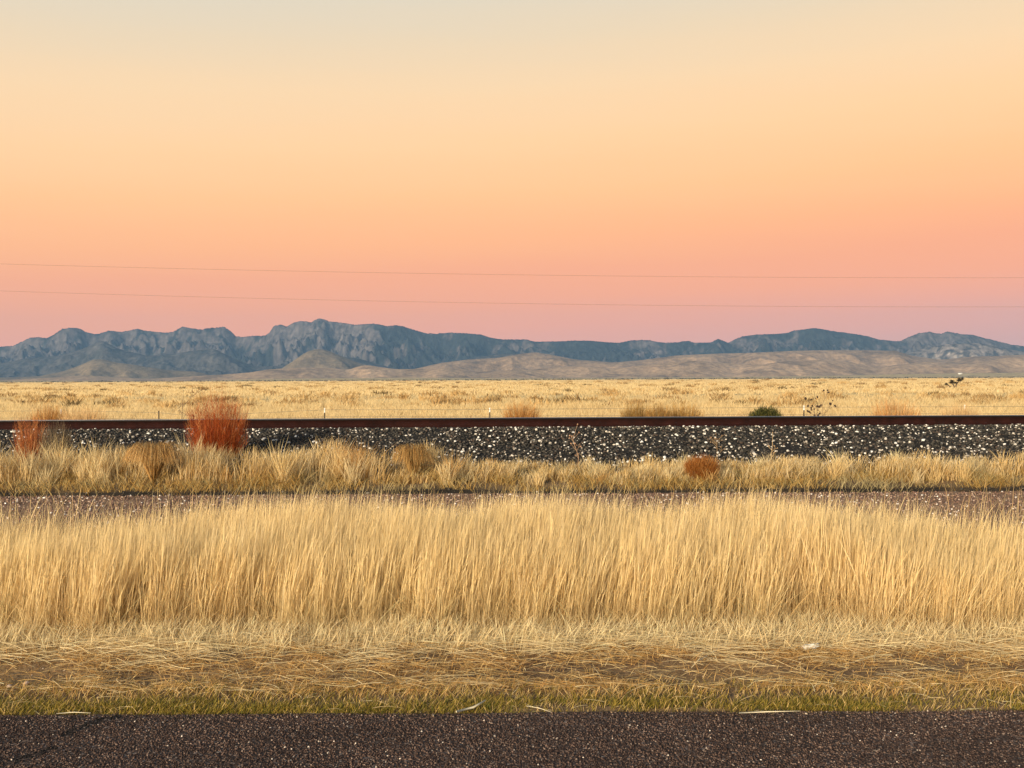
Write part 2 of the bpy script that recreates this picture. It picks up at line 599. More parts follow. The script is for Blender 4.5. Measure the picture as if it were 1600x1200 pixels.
# chips on the road surface
n = 60000
x = rng.uniform(-3.6, 3.6, n); y = 3.9 + 1.0 * rng.random(n)
TAR = [[(185, 1119), (140, 1131), (95, 1150)], [(80, 1170), (60, 1180), (28, 1187)]]
keep = rng.random(n) < .12
far_ = np.ones(n, bool)
for pts in TAR:
    q = [(ray(px, py)) for px, py in pts]
    Q = np.array([(a * -EYE / b_, -EYE / b_) for a, b_ in q])
    for a_, b_ in zip(Q[:-1], Q[1:]):
        t = np.clip(((x - a_[0]) * (b_[0] - a_[0]) + (y - a_[1]) * (b_[1] - a_[1])) / ((b_ - a_) ** 2).sum(), 0, 1)
        far_ &= np.hypot(x - a_[0] - t * (b_[0] - a_[0]), y - a_[1] - t * (b_[1] - a_[1])) > .028 * (1 + .7 * fbm(x * 9, y * 9, 215, 2))
tarred = ~(keep | far_)
sz = rng.uniform(.006, .013, n)
cl = pick(n, [(.042, .025, .020), (.082, .052, .041), (.14, .092, .072), (.22, .165, .135), (.55, .48, .41)], [5, 5, 2.6, .7, .09], .3)
cl *= (1.2 + .3 * fbm(x * 1.2, y * 4, 216, 3))[:, None]
cl[tarred] = np.array((.012, .010, .009)) * U(.7, 1.5, tarred.sum())[:, None]
V, f, C = stones(np.stack([x, y, .001 + 0 * x], -1), sz, cl, OCT, OCTF, .8, .25)
o = mesh_obj('road_chippings', V, f, M_STONE, col=C)
tag(o, 'rough dark stone chippings bound in the road surface', kind='stuff')


# ------------------------------------------------------------------ grass
def scatter(n, x0, x1, y0, y1, dens=None):
    out = []
    got = 0
    while got < n:
        x = rng.uniform(x0, x1, n); y = rng.uniform(y0, y1, n)
        if dens is not None:
            k = rng.random(n) < dens(x, y)
            x, y = x[k], y[k]
        out.append(np.stack([x, y], -1)); got += len(x)
    return np.concatenate(out)[:n]



# tall straw-coloured grass
def back_edge(x):
    return 8.95 + .35 * fbm(x * .5, x * 0, 50, 3) - 1.3 * sstep(2.0, 5, x) - .9 * sstep(-2.4, -4.0, x)


def front_edge(x):
    return 6.36 + .26 * fbm(x * .9, x * 0, 52, 3) + .12 * perlin(x * 4.1, x * 0 + .3, 53)


def tall_d(x, y):
    e = sstep(0, .2, y - front_edge(x)) * sstep(0, .55, back_edge(x) - y)
    cl = .7 + .28 * fbm(x * 2.6, y * 2.6, 54, 3)
    return np.clip(e * cl, 0, 1)


n = 165000
p = scatter(n, -6.6, 6.6, 6.1, 9.6, tall_d)
x, y = p.T
hh = .585 + .11 * fbm(x * .7, y * .7, 56, 3) - .13 * sstep(1.6, 4, x) - .07 * sstep(-2.2, -3.6, x)
hh *= .62 + .38 * sstep(0, .35, y - front_edge(x) + U(-.1, .25, n))
h = hh * np.clip(rng.normal(.88, .16, n), .35, 1.35)
base = np.stack([x, y, verge_z(x, y) * 0 - .02], -1)
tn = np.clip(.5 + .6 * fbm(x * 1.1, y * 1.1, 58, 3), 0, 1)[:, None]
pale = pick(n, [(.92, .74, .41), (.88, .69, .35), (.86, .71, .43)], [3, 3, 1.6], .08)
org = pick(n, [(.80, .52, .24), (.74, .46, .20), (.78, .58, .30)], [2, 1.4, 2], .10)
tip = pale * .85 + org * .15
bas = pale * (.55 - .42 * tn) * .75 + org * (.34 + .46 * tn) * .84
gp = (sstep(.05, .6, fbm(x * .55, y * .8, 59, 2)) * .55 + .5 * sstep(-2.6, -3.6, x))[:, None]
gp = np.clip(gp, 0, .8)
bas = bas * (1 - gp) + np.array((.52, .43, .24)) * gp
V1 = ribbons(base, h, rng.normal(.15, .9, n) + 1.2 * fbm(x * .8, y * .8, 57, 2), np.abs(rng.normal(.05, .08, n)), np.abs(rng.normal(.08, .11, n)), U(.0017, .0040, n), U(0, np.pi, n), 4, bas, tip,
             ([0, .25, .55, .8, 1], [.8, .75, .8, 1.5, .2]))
# shorter leafy undergrowth
m = 60000
p = scatter(m, -6.6, 6.6, 6.15, 9.0, tall_d); x, y = p.T
c1 = pick(m, [(.74, .57, .30), (.66, .46, .21), (.60, .52, .28)], [3, 2, 1], .15)
V2 = ribbons(np.stack([x, y, 0 * x - .02], -1), U(.12, .40, m), U(0, 6.28, m), U(.1, .5, m), U(.1, .7, m), U(.002, .0045, m), U(0, np.pi, m), 4, c1 * .85, c1)
V, f, C = join([V1, V2])
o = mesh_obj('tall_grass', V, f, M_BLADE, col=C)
tag(o, 'tall dry golden grass standing in a band behind the mown verge', kind='stuff')

# short pale stubble in front of the tall grass, mown thatch, green edge
def lying(n, x0, x1, y0, y1, L, zt, pal, wts, wid, spread=.5, dens=None, cx=0):
    p = scatter(n, x0, x1, y0, y1, dens)
    x, y = p.T
    a = rng.normal(0, spread, n) + np.pi * (rng.random(n) < .5)
    l = U(*L, n)
    k = 6
    t = np.linspace(-.5, .5, k)[None]
    bow = rng.normal(0, .16, n)[:, None] * (t ** 2 - .25) * 2 * l[:, None]
    px = x[:, None] + np.cos(a)[:, None] * t * l[:, None] - np.sin(a)[:, None] * bow
    py = y[:, None] + np.sin(a)[:, None] * t * l[:, None] + np.cos(a)[:, None] * bow
    z0 = verge_z(x, y) + U(*zt, n)
    tilt = rng.normal(0, .12, n)[:, None] * t * l[:, None]
    arch = U(0, .07, n)[:, None] * l[:, None] * (1 - 4 * t ** 2)
    pz = np.maximum(z0[:, None] + tilt + arch, verge_z(px, py) + .002)
    cl = pick(n, pal, wts, .16)
    return curves(np.stack([px, py, pz], -1), U(*wid, n), cl, cl, a + np.pi / 2 + U(-.4, .4, n), (1, .4), U(.25, .95, n) * rng.choice([-1, 1], n))


def stub(n, x0, x1, y0, y1, H, pal, wts, wid, lean=(.05, .5), dens=None, segs=3):
    p = scatter(n, x0, x1, y0, y1, dens)
    x, y = p.T
    cl = pick(n, pal, wts, .16)
    return ribbons(np.stack([x, y, verge_z(x, y) - .006], -1), U(*H, n), rng.normal(.3, 1.6, n), U(*lean, n), U(0, .5, n), U(*wid, n), U(0, np.pi, n), segs, cl * .9, cl)


PALE = [(.92, .76, .46), (.87, .70, .40), (.80, .60, .31)]
BRN = [(.72, .46, .17), (.60, .34, .11), (.84, .62, .29), (.36, .21, .09)]
pd = lambda x, y: np.clip(.52 + 1.1 * fbm(x * 1.4, y * 2.6, 60, 3), .13, 1)
V, f, C = join([
    stub(26000, -5, 5, 5.85, 6.7, (.05, .17), PALE, [3, 3, 1.5], (.0022, .0048), (.05, .6), lambda x, y: sstep(5.82, 6.15, y + .1 * fbm(x * 2, y * 0, 62, 3))),
    lying(7000, -5, 5, 5.8, 6.5, (.05, .22), (.01, .07), PALE, [2, 3, 2], (.0016, .0036), .6),
    lying(15000, -5, 5, 5.25, 6.05, (.04, .18), (.003, .04), BRN, [3, 2, 1.6, 1.2], (.0014, .0034), .8, pd),
    stub(9000, -5, 5, 5.12, 6.0, (.02, .075), BRN, [3, 2, 2.5, .5], (.002, .0042), (.1, 1.1), pd),
    lying(2600, -5, 5, 5.6, 6.4, (.10, .34), (.02, .08), PALE, [3, 3, 1], (.0018, .0042), .45, lambda x, y: np.clip(.2 + 1.6 * fbm(x * 1.1, y * 1.6, 63, 3), 0, 1)),
    lying(600, -5, 5, 4.86, 4.95, (.02, .13), (.002, .008), PALE, [3, 2, 1], (.0015, .0035), .25, lambda x, y: np.clip(.25 + 1.5 * fbm(x * 1.6, y * 0, 64, 3), .05, 1)),
    lying(2400, -5, 5, 5.22, 6.0, (.05, .26), (.01, .05), PALE, [2, 2, 2], (.0016, .004), .8, pd),
])
o = mesh_obj('mown_grass', V, f, M_BLADE, col=C)
n_ = 7000
p = np.concatenate([scatter(n_ - 700, -4.6, 4.6, 5.1, 6.1), np.stack([U(-4, 4, 700), 4.96 - np.abs(rng.normal(0, .07, 700))], -1)]); x, y = p.T
v_, f_, c_ = stones(np.stack([x, y, np.where(y < 4.9, .003, verge_z(x, y) + .001)], -1), U(.004, .016, n_), pick(n_, [(.18, .115, .07), (.28, .19, .12), (.11, .075, .05), (.45, .37, .29)], [4, 3, 3, .5], .2), OCT, OCTF, .7, .25)
tag(mesh_obj('verge_crumbs', v_, f_, M_STONE, col=c_), 'crumbs of soil and grit on the bare patches of the verge', kind='stuff')
tag(o, 'mown pale straw and brown thatch lying on the roadside verge', kind='stuff')

GRN = [(.28, .22, .035), (.15, .15, .03), (.42, .30, .06), (.66, .44, .15)]
gd = lambda x, y: np.clip(.5 + 1.1 * fbm(x * 1.6, y * 3, 66, 3), .05, 1) * (1 - .93 * sstep(4.98, 5.2, y))
V, f, C = join([
    stub(30000, -4.2, 4.2, 4.87, 5.38, (.012, .05), GRN, [4, 2.2, 3, 1.2], (.002, .0045), (.1, .9), gd),
    stub(9000, -4.2, 4.2, 4.92, 5.4, (.02, .06), GRN[:3] + [(.78, .55, .24)], [1.4, .6, 3, 4], (.002, .004), (.1, .9)),
    lying(260, -4.2, 4.2, 4.9, 5.25, (.04, .16), (.004, .02), PALE, [3, 2, 1], (.0015, .0035), .5),
])
o = mesh_obj('green_verge_grass', V, f, M_BLADE, col=C)
tag(o, 'short yellow-green grass along the edge of the asphalt', kind='stuff')

# grass on the toe of the bank: short tawny mat and taller pale clumps
def toe_pts(n, y0, y1, dens=None, xr=11.5):
    p = scatter(n, -xr, xr, y0, y1, dens)
    x, y = p.T
    yy = y + .10 * fbm(x * .45, x * 0, 31, 3) * sstep(16, 14.4, y)
    return np.stack([x, yy, bank_z(y) - .01], -1)


n = 26000
b1 = toe_pts(n, 14.34, 15.8, lambda x, y: np.clip(.55 + 1.0 * fbm(x * 1.3, y * 2, 73, 3), .06, 1))
mh = 1 + .75 * fbm(b1[:, 0] * .9, b1[:, 1] * 1.5, 74, 3)
cc = pick(n, [(.54, .34, .10), (.44, .26, .07), (.64, .45, .18), (.42, .34, .15)], [2.4, 1.8, 2.4, 1.4], .2)
mo = sstep(-.1, .5, fbm(b1[:, 0] * .8 + 5, b1[:, 1], 76, 3))[:, None]
cc = cc * (1 - .75 * mo) + np.array((.50, .43, .24)) * .75 * mo
A1 = ribbons(b1, np.clip(mh, .35, 2) * U(.05, .2, n), U(0, 6.28, n), U(.1, .6, n), U(.1, .7, n), U(.005, .011, n), U(0, np.pi, n), 3, cc * .85, cc)
top = lambda x: .45 - .25 * sstep(-2.2, .4, x) + .07 * sstep(2.5, 5, x)       # taller on the left
cd = lambda x, y: np.clip(.2 + 1.6 * fbm(x * 1.1, y * 1.3, 70, 3), .02, 1)
n = 26000
b2 = toe_pts(n, 14.95, 16.2, cd)
msk = np.ones(len(b2))
for px_ in (240, 645):
    msk = np.where((np.abs(b2[:, 0] - on_bank(px_, 15.1).x) < .42) & (b2[:, 1] < 15.4), .45, msk)
hx = msk * top(b2[:, 0]) * (1 + .35 * fbm(b2[:, 0] * 1.2, b2[:, 1], 72, 3))
cc = pick(n, [(.80, .62, .33), (.68, .47, .19), (.74, .60, .36), (.46, .31, .12)], [3, 2.4, 2, 1], .16)
A2 = ribbons(b2, hx * U(.5, 1.15, n), rng.normal(.2, 1.3, n), np.abs(rng.normal(.12, .14, n)), np.abs(rng.normal(.15, .2, n)), U(.005, .010, n), U(0, np.pi, n), 4,
             cc * np.array((.85, .8, .75)), cc)
# distinct tussocks fanning out
nt_ = 190
tx = U(-11, 11, nt_); ty = U(14.85, 16.2, nt_)
k = 70
bx = np.repeat(tx, k) + rng.normal(0, .045, nt_ * k); by = np.repeat(ty, k) + rng.normal(0, .045, nt_ * k)
for px_ in (240, 645):                 # room in front of the two drooping tussocks
    x0_ = on_bank(px_, 15.1).x
    tx = np.where((np.abs(tx - x0_) < .5) & (ty < 15.5), tx + np.where(tx > x0_, .55, -.55), tx)
bx = np.repeat(tx, k) + rng.normal(0, .045, nt_ * k)
n = nt_ * k
hh = np.repeat(top(tx) * U(.6, 1.55, nt_), k) * U(.5, 1.1, n)
ct_ = np.repeat(pick(nt_, [(.84, .67, .38), (.78, .58, .28), (.62, .5, .28), (.62, .38, .14)], [3, 2, 1.4, 1], .1), k, 0) * U(.85, 1.15, (n))[:, None]
A3 = ribbons(np.stack([bx, by, bank_z(by) - .01], -1), hh, U(0, 6.28, n), np.abs(rng.normal(.2, .16, n)), U(0, .4, n), U(.004, .009, n), U(0, np.pi, n), 4, ct_ * .88, np.clip(ct_, 0, .9))
V, f, C = join([A1, A2, A3])
o = mesh_obj('bank_grass', V, f, M_BLADE, col=C)
tag(o, 'tawny and straw grass growing along the foot of the railway bank', kind='stuff')

# sparse stray stems on the gravel track
n = 2600
p = scatter(n, -8, 8, 9.3, 13.6, lambda x, y: sstep(13.6, 9.3, y) ** 1.5 * np.clip(.5 + fbm(x, y, 75, 3), 0, 1)); x, y = p.T
cc = pick(n, [(.74, .56, .30), (.62, .42, .2)], [2, 1], .15)
V, f, C = ribbons(np.stack([x, y, 0 * x - .01], -1), U(.12, .5, n), rng.normal(.2, 1.4, n), U(.02, .3, n), U(0, .4, n), U(.003, .006, n), U(0, np.pi, n), 3, cc, cc)
o = mesh_obj('stray_grass', V, f, M_BLADE, col=C)
tag(o, 'thin stray straw stems dotted over the gravel track', kind='stuff')

# ------------------------------------------------------------------ plain grass behind the railway
n = 30000
inv = U(1 / 520, 1 / 27, n) * .55 + .45 / np.exp(U(math.log(27), math.log(520), n))
d = 1 / inv
x = U(-.62, .62, n) * d
k = 7
sz = (1 + d / 130)
D = np.repeat(d, k)
bx = np.repeat(x, k) + rng.normal(0, .16, n * k) * np.repeat(sz, k); by = D + rng.normal(0, .2, n * k)
hh = np.repeat(U(.25, .62, n) * (1 + .35 * fbm(x / 9, d / 16, 80, 3)), k) * U(.6, 1.15, n * k)
hh *= np.where(D > 120, .75, 1)
tc_ = np.repeat(pick(n, [(.74, .575, .315), (.70, .535, .275), (.62, .44, .21), (.40, .26, .12)], [4, 3, 1.3, .3], .1), k, 0)
gz = PZ + .0 * bx
A1 = ribbons(np.stack([bx, by, gz - .05], -1), hh, U(0, 6.28, n * k), U(.05, .5, n * k), U(0, .5, n * k), U(.012, .03, n * k) * np.repeat(sz, k), U(-.7, .7, n * k), 2, tc_ * .92, tc_)
n = 26000
d = np.exp(U(math.log(140), math.log(2900), n)); x = U(-.62, .62, n) * d
k = 8
sz = .8 + d / 190
D = np.repeat(d, k); S2 = np.repeat(sz, k)
bx = np.repeat(x, k) + rng.normal(0, .45, n * k) * S2; by = D + rng.normal(0, .3, n * k) * S2
hh = np.repeat(U(.3, .6, n) * (1 + d / 2600), k) * U(.6, 1.15, n * k)
tc_ = np.repeat(pick(n, [(.74, .58, .32), (.70, .535, .28), (.62, .44, .21), (.38, .25, .12)], [4, 3, 1.4, .4], .1), k, 0)
A2 = ribbons(np.stack([bx, by, 0 * bx + PZ - .05], -1), hh, U(0, 6.28, n * k), U(0, .4, n * k), U(0, .5, n * k), U(.07, .14, n * k) * S2, U(-.5, .5, n * k), 2, tc_ * .92, tc_)
A1 = join([A1, A2])
o = mesh_obj('plain_grass', *A1[:2], M_BLADE, col=A1[2])
tag(o, 'pale dry bunch grass covering the plain', kind='stuff')

# low brown scrub dotted over the plain
n = 520
d = np.exp(U(math.log(75), math.log(1500), n)); x = U(-.6, .6, n) * d
k = 60
D = np.repeat(d, k); R = np.repeat(U(.35, 1.0, n) * (1 + d / 420), k)
ang = U(0, 6.28, n * k); rr = R * np.sqrt(rng.random(n * k))
bx = np.repeat(x, k) + rr * np.cos(ang) * 1.5; by = D + rr * np.sin(ang)
hh = np.repeat(U(.5, 1.0, n) * (1 + d / 900), k) * (1 - .5 * (rr / R) ** 2) * U(.6, 1.1, n * k)
tc_ = np.repeat(pick(n, [(.40, .25, .10), (.30, .19, .08), (.50, .33, .14), (.20, .14, .06)], [3, 2, 3, 1], .15), k, 0)
A1 = ribbons(np.stack([bx, by, 0 * bx + PZ - .05], -1), hh, U(0, 6.28, n * k), U(.0, .6, n * k), U(0, .5, n * k), U(.05, .12, n * k) * np.repeat(1 + d / 300, k), U(-.8, .8, n * k), 2, tc_, tc_)
o = mesh_obj('plain_scrub', *A1[:2], M_WEED, col=A1[2])
tag(o, 'low brown scrub dotted over the pale plain', kind='stuff')

# dark line of far brush at the end of the plain
n = 1500
d = U(1900, 3000, n); x = U(-.62, .62, n) * d
pos = np.stack([x, d, PZ + U(.2, .9, n)], -1)
cl = pick(n, [(.075, .065, .04), (.10, .085, .05), (.055, .055, .035)], [2, 2, 1], .2)
V, f, C = stones(pos, U(2.5, 6.5, n) * (1 + (x > 0) * .3), cl, flat=.55, jit=.3)
o = mesh_obj('distant_brush', V, f, M_STONE, col=C)
tag(o, 'thin dark line of far brush where the plain meets the hills', kind='stuff')

# ------------------------------------------------------------------ hills
SKYL = [(-700, 575), (-400, 560), (-200, 552), (-60, 546), (0, 541), (20, 540), (47, 527), (60, 526), (72, 528), (80, 525), (98, 513), (108, 511.5), (118, 511.5),
        (125, 513), (133, 518), (148, 522), (155, 521), (170, 516), (190, 518), (205, 515), (215, 513), (225, 516), (245, 518), (262, 519.5),
        (270, 518), (285, 510), (295, 512), (303, 513), (315, 514.5), (325, 512), (340, 511), (350, 509.5), (355, 513), (362, 518), (368, 525),
        (380, 526), (395, 524), (415, 524), (421, 519), (425, 512), (431, 507), (440, 507), (448, 510), (460, 503), (468, 501), (480, 502),
        (487, 503), (492, 499), (500, 497), (508, 499), (515, 502), (530, 503), (545, 505), (555, 507), (565, 506), (585, 505), (592, 506.5),
        (605, 509), (618, 507), (630, 509), (645, 514), (665, 520), (680, 521), (700, 519), (725, 520), (750, 522), (765, 527), (785, 530),
        (822, 530), (835, 533.5), (860, 533), (900, 531.5), (925, 532), (950, 534), (968, 535), (985, 531.5), (1000, 530.5), (1015, 531),
        (1035, 535), (1055, 534.5), (1075, 532), (1085, 535), (1110, 535), (1122, 529), (1130, 532), (1138, 535), (1148, 530), (1160, 525),
        (1185, 522), (1205, 521.5), (1230, 520), (1240, 516), (1258, 514), (1272, 512), (1285, 514), (1310, 518), (1340, 522), (1360, 526),
        (1370, 529.5), (1400, 532.5), (1408, 532), (1420, 526), (1435, 520), (1450, 517.5), (1470, 521), (1480, 517.5), (1500, 521),
        (1520, 523), (1540, 528), (1560, 533), (1580, 538), (1600, 540.5), (1700, 545), (1900, 560), (2300, 578)]
RIDGES = [   # name, crest depth, front width, back width, profile (photo px), kind
    ('main', 6500, 1700, 700, SKYL, 0),
    ('spur', 5500, 700, 600, [(-700, 580), (-100, 575), (0, 568), (40, 560), (90, 556), (130, 545), (160, 532), (185, 545), (230, 556), (270, 553), (300, 548),
                              (335, 545), (365, 560), (400, 573), (460, 570), (520, 556), (560, 560), (620, 577), (660, 580), (700, 565), (760, 556), (800, 552), (860, 560),
                              (930, 575), (1050, 562), (1120, 552), (1180, 560), (1300, 575), (1395, 580), (1410, 555), (1440, 545), (1475, 538), (1530, 536), (1570, 545), (1620, 552), (1750, 560), (2300, 580)], 1),
    ('cone', 4700, 420, 420, [(400, 600), (430, 582), (455, 566), (475, 552), (488, 546.5), (500, 545), (512, 547.5), (530, 555), (560, 567), (600, 578), (640, 590)], 2),
    ('knob', 4600, 400, 400, [(-300, 588), (0, 590), (60, 588), (100, 580), (132, 568), (146, 561), (165, 562), (178, 566), (210, 570), (260, 578), (310, 581), (350, 592)], 2),
    ('foot_far', 4900, 520, 500, [(560, 595), (640, 578), (690, 567), (730, 562), (780, 559), (812, 553), (835, 550), (860, 554), (900, 562), (960, 566), (1000, 563),
                                  (1060, 555), (1120, 552.5), (1180, 551), (1240, 548), (1300, 547), (1360, 547.5), (1400, 548), (1425, 556), (1470, 562), (1520, 557), (1560, 556), (1620, 553), (1800, 556), (2300, 580)], 3),
    ('foot_near', 4200, 420, 400, [(-700, 592), (0, 594), (60, 591), (110, 588), (160, 588), (230, 592), (300, 588), (350, 585), (390, 582), (420, 577), (470, 574), (520, 575), (545, 578),
                                   (560, 572), (575, 570), (590, 573), (620, 577), (670, 576), (700, 575), (740, 581), (780, 579), (830, 577), (880, 573), (920, 572), (960, 576), (1000, 571),
                                   (1050, 566), (1090, 563.5), (1130, 567), (1180, 571), (1230, 564), (1290, 562.5), (1330, 566), (1365, 575), (1400, 570), (1450, 565), (1500, 569), (1540, 565), (1570, 559), (1620, 556), (1800, 560), (2300, 585)], 3),
    ('swell', 3500, 700, 400, [(-700, 595), (300, 595), (420, 592), (640, 590), (800, 591), (1000, 590), (1150, 589), (1300, 587), (1420, 584.5), (1520, 583), (1620, 582), (2300, 584)], 4),
]
us = np.arange(-420, 2021, 1.6)
vs = np.concatenate([np.linspace(2700, 3900, 40, endpoint=False), np.linspace(3900, 5000, 75, endpoint=False), np.linspace(5000, 6100, 90, endpoint=False), np.linspace(6100, 6640, 90, endpoint=False), np.linspace(6640, 7300, 14)])
UU, VV = np.meshgrid(us, vs)
XX = (UU - 800) / F * VV
Zb = np.full(UU.shape, PZ - 6.0)
KIND = np.full(UU.shape, 4)
TT = np.ones(UU.shape)
g1 = ridged(XX / 620, VV / 620, 100, 5)
g2 = ridged(XX / 260, VV / 300, 110, 4)
g3 = ridged(XX / 95, VV / 120, 115, 4)
f1 = fbm(XX / 500, VV / 500, 120, 4)
for name, crest, wf_, wb_, pts, kind in RIDGES:
    e = np.array([ray(px, py) for px, py in pts])
    pu = 800 + F * e[:, 0]
    zl = np.interp(us, pu, e[:, 1], left=-.02, right=-.02)
    if kind in (2, 3, 4, 1):
        kk = np.ones(9 if kind != 1 else 5); kk /= kk.sum()
        zl = np.convolve(np.pad(zl, len(kk) // 2, mode='edge'), kk, 'valid')
    cv = crest + (120 * fbm(us / 160, us * 0, 130 + kind, 3))
    t = np.where(VV < cv[None], (cv[None] - VV) / wf_, (VV - cv[None]) / wb_)
    t = np.clip(t, 0, 1)
    # crest height follows the elevation angle of the silhouette; lower slopes are scaled by a falloff
    zc = EYE + zl[None] * VV
    if kind == 0:
        s = np.interp(t, [0, .05, .13, .3, .6, 1], [1, .86, .72, .52, .24, 0])
        amp = 4 * s * (1 - s)
        s2 = s + amp * ((g1 - .62) * .40 + (g2 - .6) * .24 + (g3 - .55) * .22)
        s2 = np.minimum(s2, 1 - .02 * np.clip(t, 0, 1))
    elif kind == 1:
        s = 1 - sstep(0, 1, t) ** .85
        amp = 4 * s * (1 - s)
        s2 = np.minimum(s + amp * ((g1 - .6) * .34 + (g2 - .6) * .26 + (g3 - .5) * .18), 1 - .02 * t)
    else:
        s = 1 - sstep(0, 1, t)
        amp = 4 * s * (1 - s)
        s2 = np.minimum(s + amp * ((g2 - .45) * .24 + f1 * .07 + (g3 - .45) * .05), 1 - .1 * t)
    z = PZ - 4 + (zc - PZ + 4) * s2
    k = z > Zb
    Zb = np.where(k, z, Zb); KIND = np.where(k, kind, KIND); TT = np.where(k, t, TT)
# slopes for the vegetation
dzx = np.gradient(Zb, axis=1) / np.gradient(XX, axis=1)
dzv = np.gradient(Zb, axis=0) / np.gradient(VV, axis=0)
slope = np.hypot(dzx, dzv)
veg = .8 * fbm(XX / 330, VV / 330, 140, 4) + 1.1 * fbm(XX / 70, VV / 90, 150, 4)
bias = np.interp(us, [-300, 0, 350, 370, 410, 440, 560, 600, 1380, 1420, 1600], [-.35, -.35, -.3, .5, .5, -.25, -.2, .55, .55, -.2, -.3])[None]
vegm = sstep(-.25, .35, veg + bias - .5 * np.clip(slope - .75, 0, 1) * (bias < .3))
rock = np.array((.10, .086, .082)) * np.ones(UU.shape + (1,))
rock = rock * (1 + .28 * fbm(XX / 60, Zb / 25, 160, 3))[..., None]
scrub = np.array((.020, .027, .028))
mid = np.array((.064, .06, .055)) * (1 + .3 * fbm(XX / 120, VV / 120, 165, 3))[..., None]
tan = np.array((.37, .245, .145)) * (1 + .16 * fbm(XX / 200, VV / 260, 170, 4))[..., None]
olive = np.array((.25, .205, .12))
straw = np.array((.56, .42, .21)) * np.ones(UU.shape + (1,))
cm = (mid + (rock - mid) * sstep(.55, 1.0, slope + .5 * fbm(XX / 130, VV / 130, 175, 3))[..., None])
cm = cm + (scrub - cm) * (vegm * .92)[..., None]
sp_ = (mid * .9 + rock * .25) + (scrub - mid) * (sstep(0, .6, veg + bias * .4) * .6)[..., None]
ol = sstep(-.1, .6, fbm(XX / 160, VV / 160, 180, 4) - .1)[..., None]
fine = fbm(XX / 38, VV / 60, 190, 3)
crag = (sstep(425, 440, us) * sstep(600, 560, us))[None] * sstep(.34, .2, TT + .12 * veg)
cm = cm + (rock * 1.25 - cm) * (crag * sstep(-.35, .1, fine))[..., None]
rc = sstep(1395, 1420, us)[None] * sstep(-.25, .05, fine)
sp_ = sp_ + (np.array((.26, .215, .185)) * (1 + .5 * sstep(.5, 1.0, slope)[..., None]) - sp_) * (rc * .85)[..., None]
hc = np.where((KIND == 0)[..., None], cm, 0)
hc = np.where((KIND == 1)[..., None], sp_, hc)
hc = np.where((KIND == 2)[..., None], (tan * .45 + olive * .5) * (.8 - .25 * ol), hc)
hc = np.where((KIND == 3)[..., None], tan * (1 - .35 * ol) * (1 + .25 * sstep(4500, 4250, VV)[..., None]), hc)
hc = np.where((KIND == 4)[..., None], straw, hc)
spk = 1 + (np.where(KIND < 2, .55, .22) * np.clip(fbm(XX / 22, VV / 30, 195, 2), -1, 1))[..., None]
_, _, f = grid(us, vs)
o = mesh_obj('hills', np.stack([XX, VV, Zb], -1).reshape(-1, 3), f, M_HILL, col=np.clip(hc * spk, .01, .9).reshape(-1, 3), smooth=False)
tag(o, 'rugged blue-grey mountain range with tan grassy foothills in front', kind='structure')

# ------------------------------------------------------------------ weeds and bushes, each a thing of its own
def fan_bush(base, rx, ry, h, n, pal, wts, wid, twigs=3, spread=.5, lo=.35, jit=.55):
    """many thin stems rising from a small base and filling an upright rounded crown, each with side twigs"""
    a = U(0, 6.28, n); r = np.sqrt(rng.random(n))
    ex, ey = rx * r * np.cos(a), ry * r * np.sin(a)
    ez = h * (lo + (1 - lo) * np.sqrt(np.clip(1 - (r * .86) ** 2, 0, 1))) * U(jit, 1.06 + (.55 - jit) * .5, n)
    b0 = np.stack([ex * spread * .5, ey * spread * .5, 0 * ex], -1)
    e0 = np.stack([ex, ey, ez], -1)
    k = 5
    t = np.linspace(0, 1, k)[None, :, None]
    P = b0[:, None] * (1 - t) + e0[:, None] * t
    P[..., :2] += (e0[:, None, :2] - b0[:, None, :2]) * (np.sqrt(t) - t) * .6
    P += rng.normal(0, .012, P.shape) * (t > 0)
    cl = pick(n, pal, wts, .2)
    parts = [curves(P, U(*wid, n), cl * .85, cl, U(0, np.pi, n))]
    for q in range(twigs):
        j = rng.integers(1, k - 1, n)
        s = P[np.arange(n), j]
        v = rng.normal(0, 1, (n, 3)); v[:, 2] = np.abs(v[:, 2]) + .7
        v /= np.linalg.norm(v, axis=1)[:, None]
        L = U(.06, .2, n)[:, None] * h
        tt = np.linspace(0, 1, 3)[None, :, None]
        Q = s[:, None] + v[:, None] * L[:, None] * tt
        parts.append(curves(Q, U(*wid, n) * .8, cl, cl * 1.08, U(0, np.pi, n)))
    return join(parts)


def weed(name, base, data, label, cat, group=None, mat=None):
    r = mesh_obj(name, data[0], data[1], mat or M_WEED, col=np.clip(data[2], 0, .9))
    r.location = base
    return tag(r, label, cat, group)


RED = [(.36, .068, .011), (.27, .045, .008), (.45, .12, .026), (.58, .27, .10)]
weed('red_bush', on_bank(340, 16.9), fan_bush(None, .56, .42, 1.13, 1200, RED, [3, 2.4, 2, .9], (.003, .0065), 7, .62, .42, .28),
     'bright red-orange feathery bush standing in front of the rail', 'bush')
weed('red_bush', on_bank(48, 16.5), fan_bush(None, .30, .25, .86, 520, [(.46, .15, .045), (.55, .24, .08), (.36, .1, .03)], [3, 2, 1.5], (.003, .007), 4, .5, .5, .3),
     'rusty orange thin-stemmed bush at the left end of the rail', 'bush')
weed('grey_weed', on_bank(86, 16.4), fan_bush(None, .27, .22, .82, 520, [(.12, .085, .055), (.2, .15, .09), (.27, .21, .13)], [3, 2, 1], (.004, .008), 2, .7, .5),
     'dark grey-brown weed beside the rusty orange bush', 'weed')
TW = [(.34, .125, .022), (.27, .085, .016), (.42, .19, .05)]
